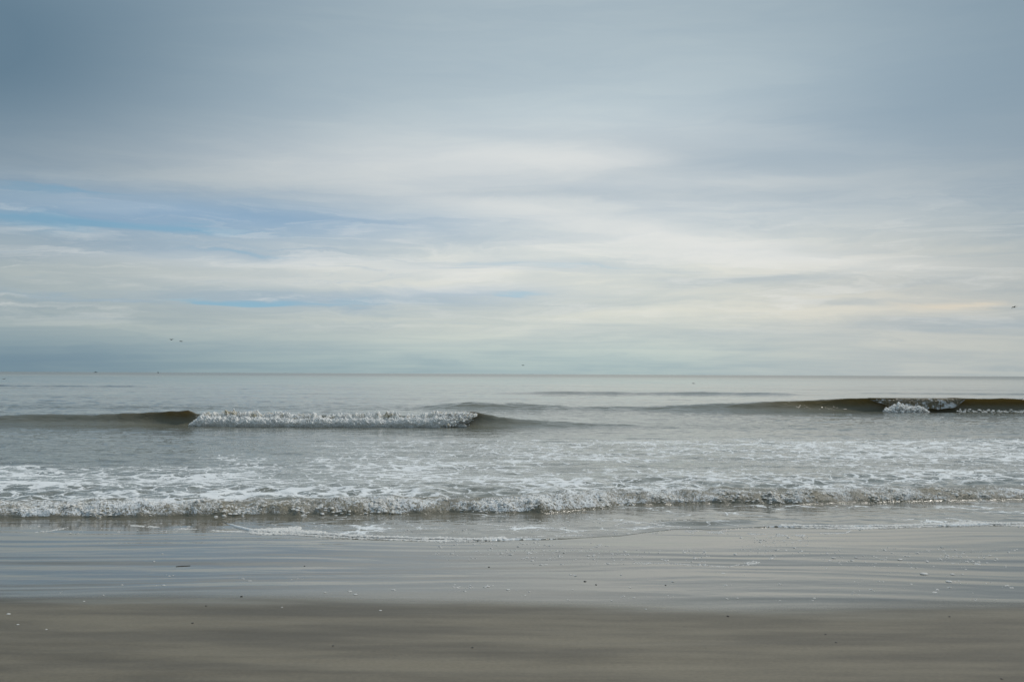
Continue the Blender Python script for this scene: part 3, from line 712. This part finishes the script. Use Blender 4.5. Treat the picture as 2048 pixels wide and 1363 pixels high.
scatter('foam_clump', [(1848, 1147, 26), (244, 1169, 9), (975, 1173, 16), (941, 1171, 9), (711, 1189, 14), (650, 1185, 10), (1016, 1180, 14), (1136, 1200, 8), (1223, 1201, 7), (1292, 1217, 8), (1454, 1198, 9), (1475, 1197, 9), (207, 1190, 7), (168, 1202, 8), (761, 1220, 10), (564, 1214, 7), (36, 1247, 10), (93, 1257, 8), (17, 1227, 14), (1905, 1148, 16), (1925, 1148, 9), (1898, 1163, 24), (1668, 1115, 15), (1712, 1114, 13), (1800, 1118, 16), (1855, 1122, 12), (1145, 1180, 8), (1260, 1175, 9), (325, 1107, 7), (308, 1122, 9)],
        M_BEAD, ('small white foam clump resting on the mirror-wet sand', 'small white foam clump resting on the dull damp sand', 'small white foam clump right beside the largest foam clump', 'white foam clump in the row of clumps between swash edge and largest clump'), 'foam', 'foam clumps scattered on the beach', .9, .35, 221, {0: 'largest white foam clump on the mirror wet sand'})
def reed(px0, px1, py, rad):
    (xa, ya), (xb, yb_) = w_sand(px0, py + 1), w_sand(px1, py - 1)
    bm = bmesh.new(); nseg = 9; prev = None
    for i in range(nseg + 1):
        t = i / nseg; c = Vector((xa + (xb - xa) * t, ya + (yb_ - ya) * t + .006 * math.sin(t * 5), 0)); c.z = float(sand_at(c.x, c.y)) + rad * .4
        rr = rad * (1 - .7 * abs(t - .4))
        ring = [bm.verts.new(c + Vector((0, rr * math.cos(a), rr * math.sin(a)))) for a in np.linspace(0, 2 * math.pi, 6, endpoint=False)]
        if prev:
            for j in range(6): bm.faces.new((prev[j], prev[(j + 1) % 6], ring[(j + 1) % 6], ring[j]))
        else: bm.faces.new(ring[::-1])
        prev = ring
    bm.faces.new(prev); me = bpy.data.meshes.new('reed_stalk'); bm.to_mesh(me); bm.free()
    tag(link('reed_stalk', me, M_REED), 'thin dark reed stalk lying flat on the wet sand', 'reed')
reed(352, 381, 1130, .004)

# ------------------------------------------------------------------ birds
def bird_mesh(name, flap, swim=False):
    bm = bmesh.new()
    def loft(rings, cap=True):
        prev = None
        for ring in rings:
            vs = [bm.verts.new(p) for p in ring]
            if prev:
                n_ = len(vs)
                for j in range(n_): bm.faces.new((prev[j], prev[(j + 1) % n_], vs[(j + 1) % n_], vs[j]))
            else: bm.faces.new(vs[::-1])
            prev = vs
        bm.faces.new(prev)
    prof = [(-.30, .012, .0), (-.22, .030, .0), (-.10, .062, -.005), (.04, .072, -.008), (.14, .052, .006), (.19, .034, .026 if swim else .014), (.235, .036, .05 if swim else .022), (.27, .024, .05 if swim else .02), (.30, .009, .045 if swim else .014), (.345, .004, .035 if swim else .008)]
    if swim: prof = [(a, b * 1.15, c + (.10 if a > .2 else .06 if a > .18 else 0)) for a, b, c in prof]
    loft([[Vector((a, r_ * math.cos(q), c + r_ * .9 * math.sin(q))) for q in np.linspace(0, 2 * math.pi, 10, endpoint=False)] for a, r_, c in prof])
    loft([[Vector((-.26, s_ * .02, z_)) for s_, z_ in ((-1, .006), (1, .006), (1, -.006), (-1, -.006))], [Vector((-.42, s_ * .065, z_)) for s_, z_ in ((-1, .003), (1, .003), (1, -.003), (-1, -.003))]])
    for sgn in (-1, 1):
        secs = []
        for t, ch, sw in ((.03, .17, 0.), (.18, .18, .04), (.34, .16, .05), (.50, .11, -.01), (.64, .05, -.10), (.70, .015, -.15)):
            if swim: t *= .16; ch *= 1.1
            z_ = .02 + (flap * math.sin(min(t / .34, 1) * 1.57) * .16 - (max(t - .34, 0) * .35 * (1 if flap > 0 else -.5))) if not swim else .045
            y_ = sgn * (t * math.cos(flap * .5) if not swim else .045 + t * .3)
            th = .014 * (1 - t)
            secs.append([Vector((.06 + sw, y_, z_)), Vector((sw - .02, y_, z_ + th)), Vector((.06 + sw - ch, y_, z_ - .004)), Vector((sw - .02, y_, z_ - th))])
        loft(secs if sgn > 0 else [s_[::-1] for s_ in secs])
    bmesh.ops.recalc_face_normals(bm, faces=bm.faces)
    me = bpy.data.meshes.new(name); bm.to_mesh(me); bm.free()
    me.polygons.foreach_set('use_smooth', np.ones(len(me.polygons), bool)); return me
def bird(px, py, d, rz, flap, label, scale=1., swim=False, bank=0., mat=None):
    v = ray(px, py); t = d / v.y
    if swim: t = (0.02 - CAM_H) / v.z
    p = Vector((0, 0, CAM_H)) + v * t
    nm = 'swimming_bird' if swim else 'flying_bird'
    o = link(nm, bird_mesh(nm, flap, swim), mat or M_BIRD); o.location = p; o.rotation_euler = (bank, 0, rz); o.scale = (scale,) * 3
    mod = o.modifiers.new('remesh', 'REMESH'); mod.mode = 'VOXEL'; mod.voxel_size = .012; mod.use_smooth_shade = True
    if swim: o.location.z = float(grid_height(np.array([p.x]), np.array([p.y]))[0]) + .02
    tag(o, label, 'bird', 'seabirds'); return o
bird(343, 679, 150, R(150), .9, 'dark seabird flying with raised wings, leading bird of the pair', .95)
bird(362, 682, 165, R(165), -.5, 'dark seabird flying behind another bird with wings down')
bird(1046, 730, 210, R(185), .15, 'dark seabird gliding very low just above the horizon', 1.1, mat=M_BIRDW)
bird(2028, 614, 165, R(188), .35, 'dark seabird gliding level below the small bright cloud', 1.25, bank=.25, mat=M_BIRDW)
bird(1387, 767, 0, R(170), 0, 'tiny dark bird floating on the calm pale water', 1.0, True)
bird(8, 757.5, 0, R(20), 0, 'tiny dark bird floating far out on the darker water', 1.3, True)

# ------------------------------------------------------------------ boats on the horizon
def boat(px, d, length, label, rz, mast):
    v = ray(px, 743); x = v.x / v.y * d
    r = empty('distant_boat', (x, d, .0), rz); tag(r, label, 'boat', 'boats on the horizon')
    bm = bmesh.new(); prev = None; L = length
    for t in np.linspace(0, 1, 9):
        w = .16 * L * min(1, .55 + t * 1.2) * math.sqrt(max(1 - t ** 4, .002)); zt = .10 * L + .06 * L * t * t
        ring = [bm.verts.new(q) for q in (Vector(((t - .5) * L, -w, zt)), Vector(((t - .5) * L, -w * .6, -.2)), Vector(((t - .5) * L, w * .6, -.2)), Vector(((t - .5) * L, w, zt)))]
        if prev:
            for j in range(4): bm.faces.new((prev[j], prev[(j + 1) % 4], ring[(j + 1) % 4], ring[j]))
        else: bm.faces.new(ring[::-1])
        prev = ring
    bm.faces.new(prev); bmesh.ops.recalc_face_normals(bm, faces=bm.faces); me = bpy.data.meshes.new('hull'); bm.to_mesh(me); bm.free(); link('hull', me, M_HULL, r)
    def box(name, cx, cz, sx, sy, sz, mat, taper=.85):
        bm = bmesh.new(); bmesh.ops.create_cube(bm, size=1.)
        for vv in bm.verts:
            k_ = taper if vv.co.z > 0 else 1.
            vv.co = Vector((cx + vv.co.x * sx * k_, vv.co.y * sy * k_, cz + vv.co.z * sz))
        me = bpy.data.meshes.new(name); bm.to_mesh(me); bm.free(); return link(name, me, mat, r)
    box('cabin', .08 * L, .19 * L, .24 * L, .17 * L, .15 * L, M_CABIN)
    box('wheelhouse', .12 * L, .30 * L, .13 * L, .13 * L, .10 * L, M_CABIN)
    box('mast', -.02 * L, .24 * L + mast * L * .5, .03 * L, .03 * L, mast * L, M_HULL, .5)
    box('boom', -.22 * L, .30 * L, .40 * L, .02 * L, .02 * L, M_HULL, 1.)
boat(191, 2300, 7.5, 'tiny boat silhouette on the horizon, the one with the longer low hull', R(8), .32)
boat(316, 2400, 6.5, 'tiny boat silhouette on the horizon, the shorter one with taller mast', R(-20), .42)
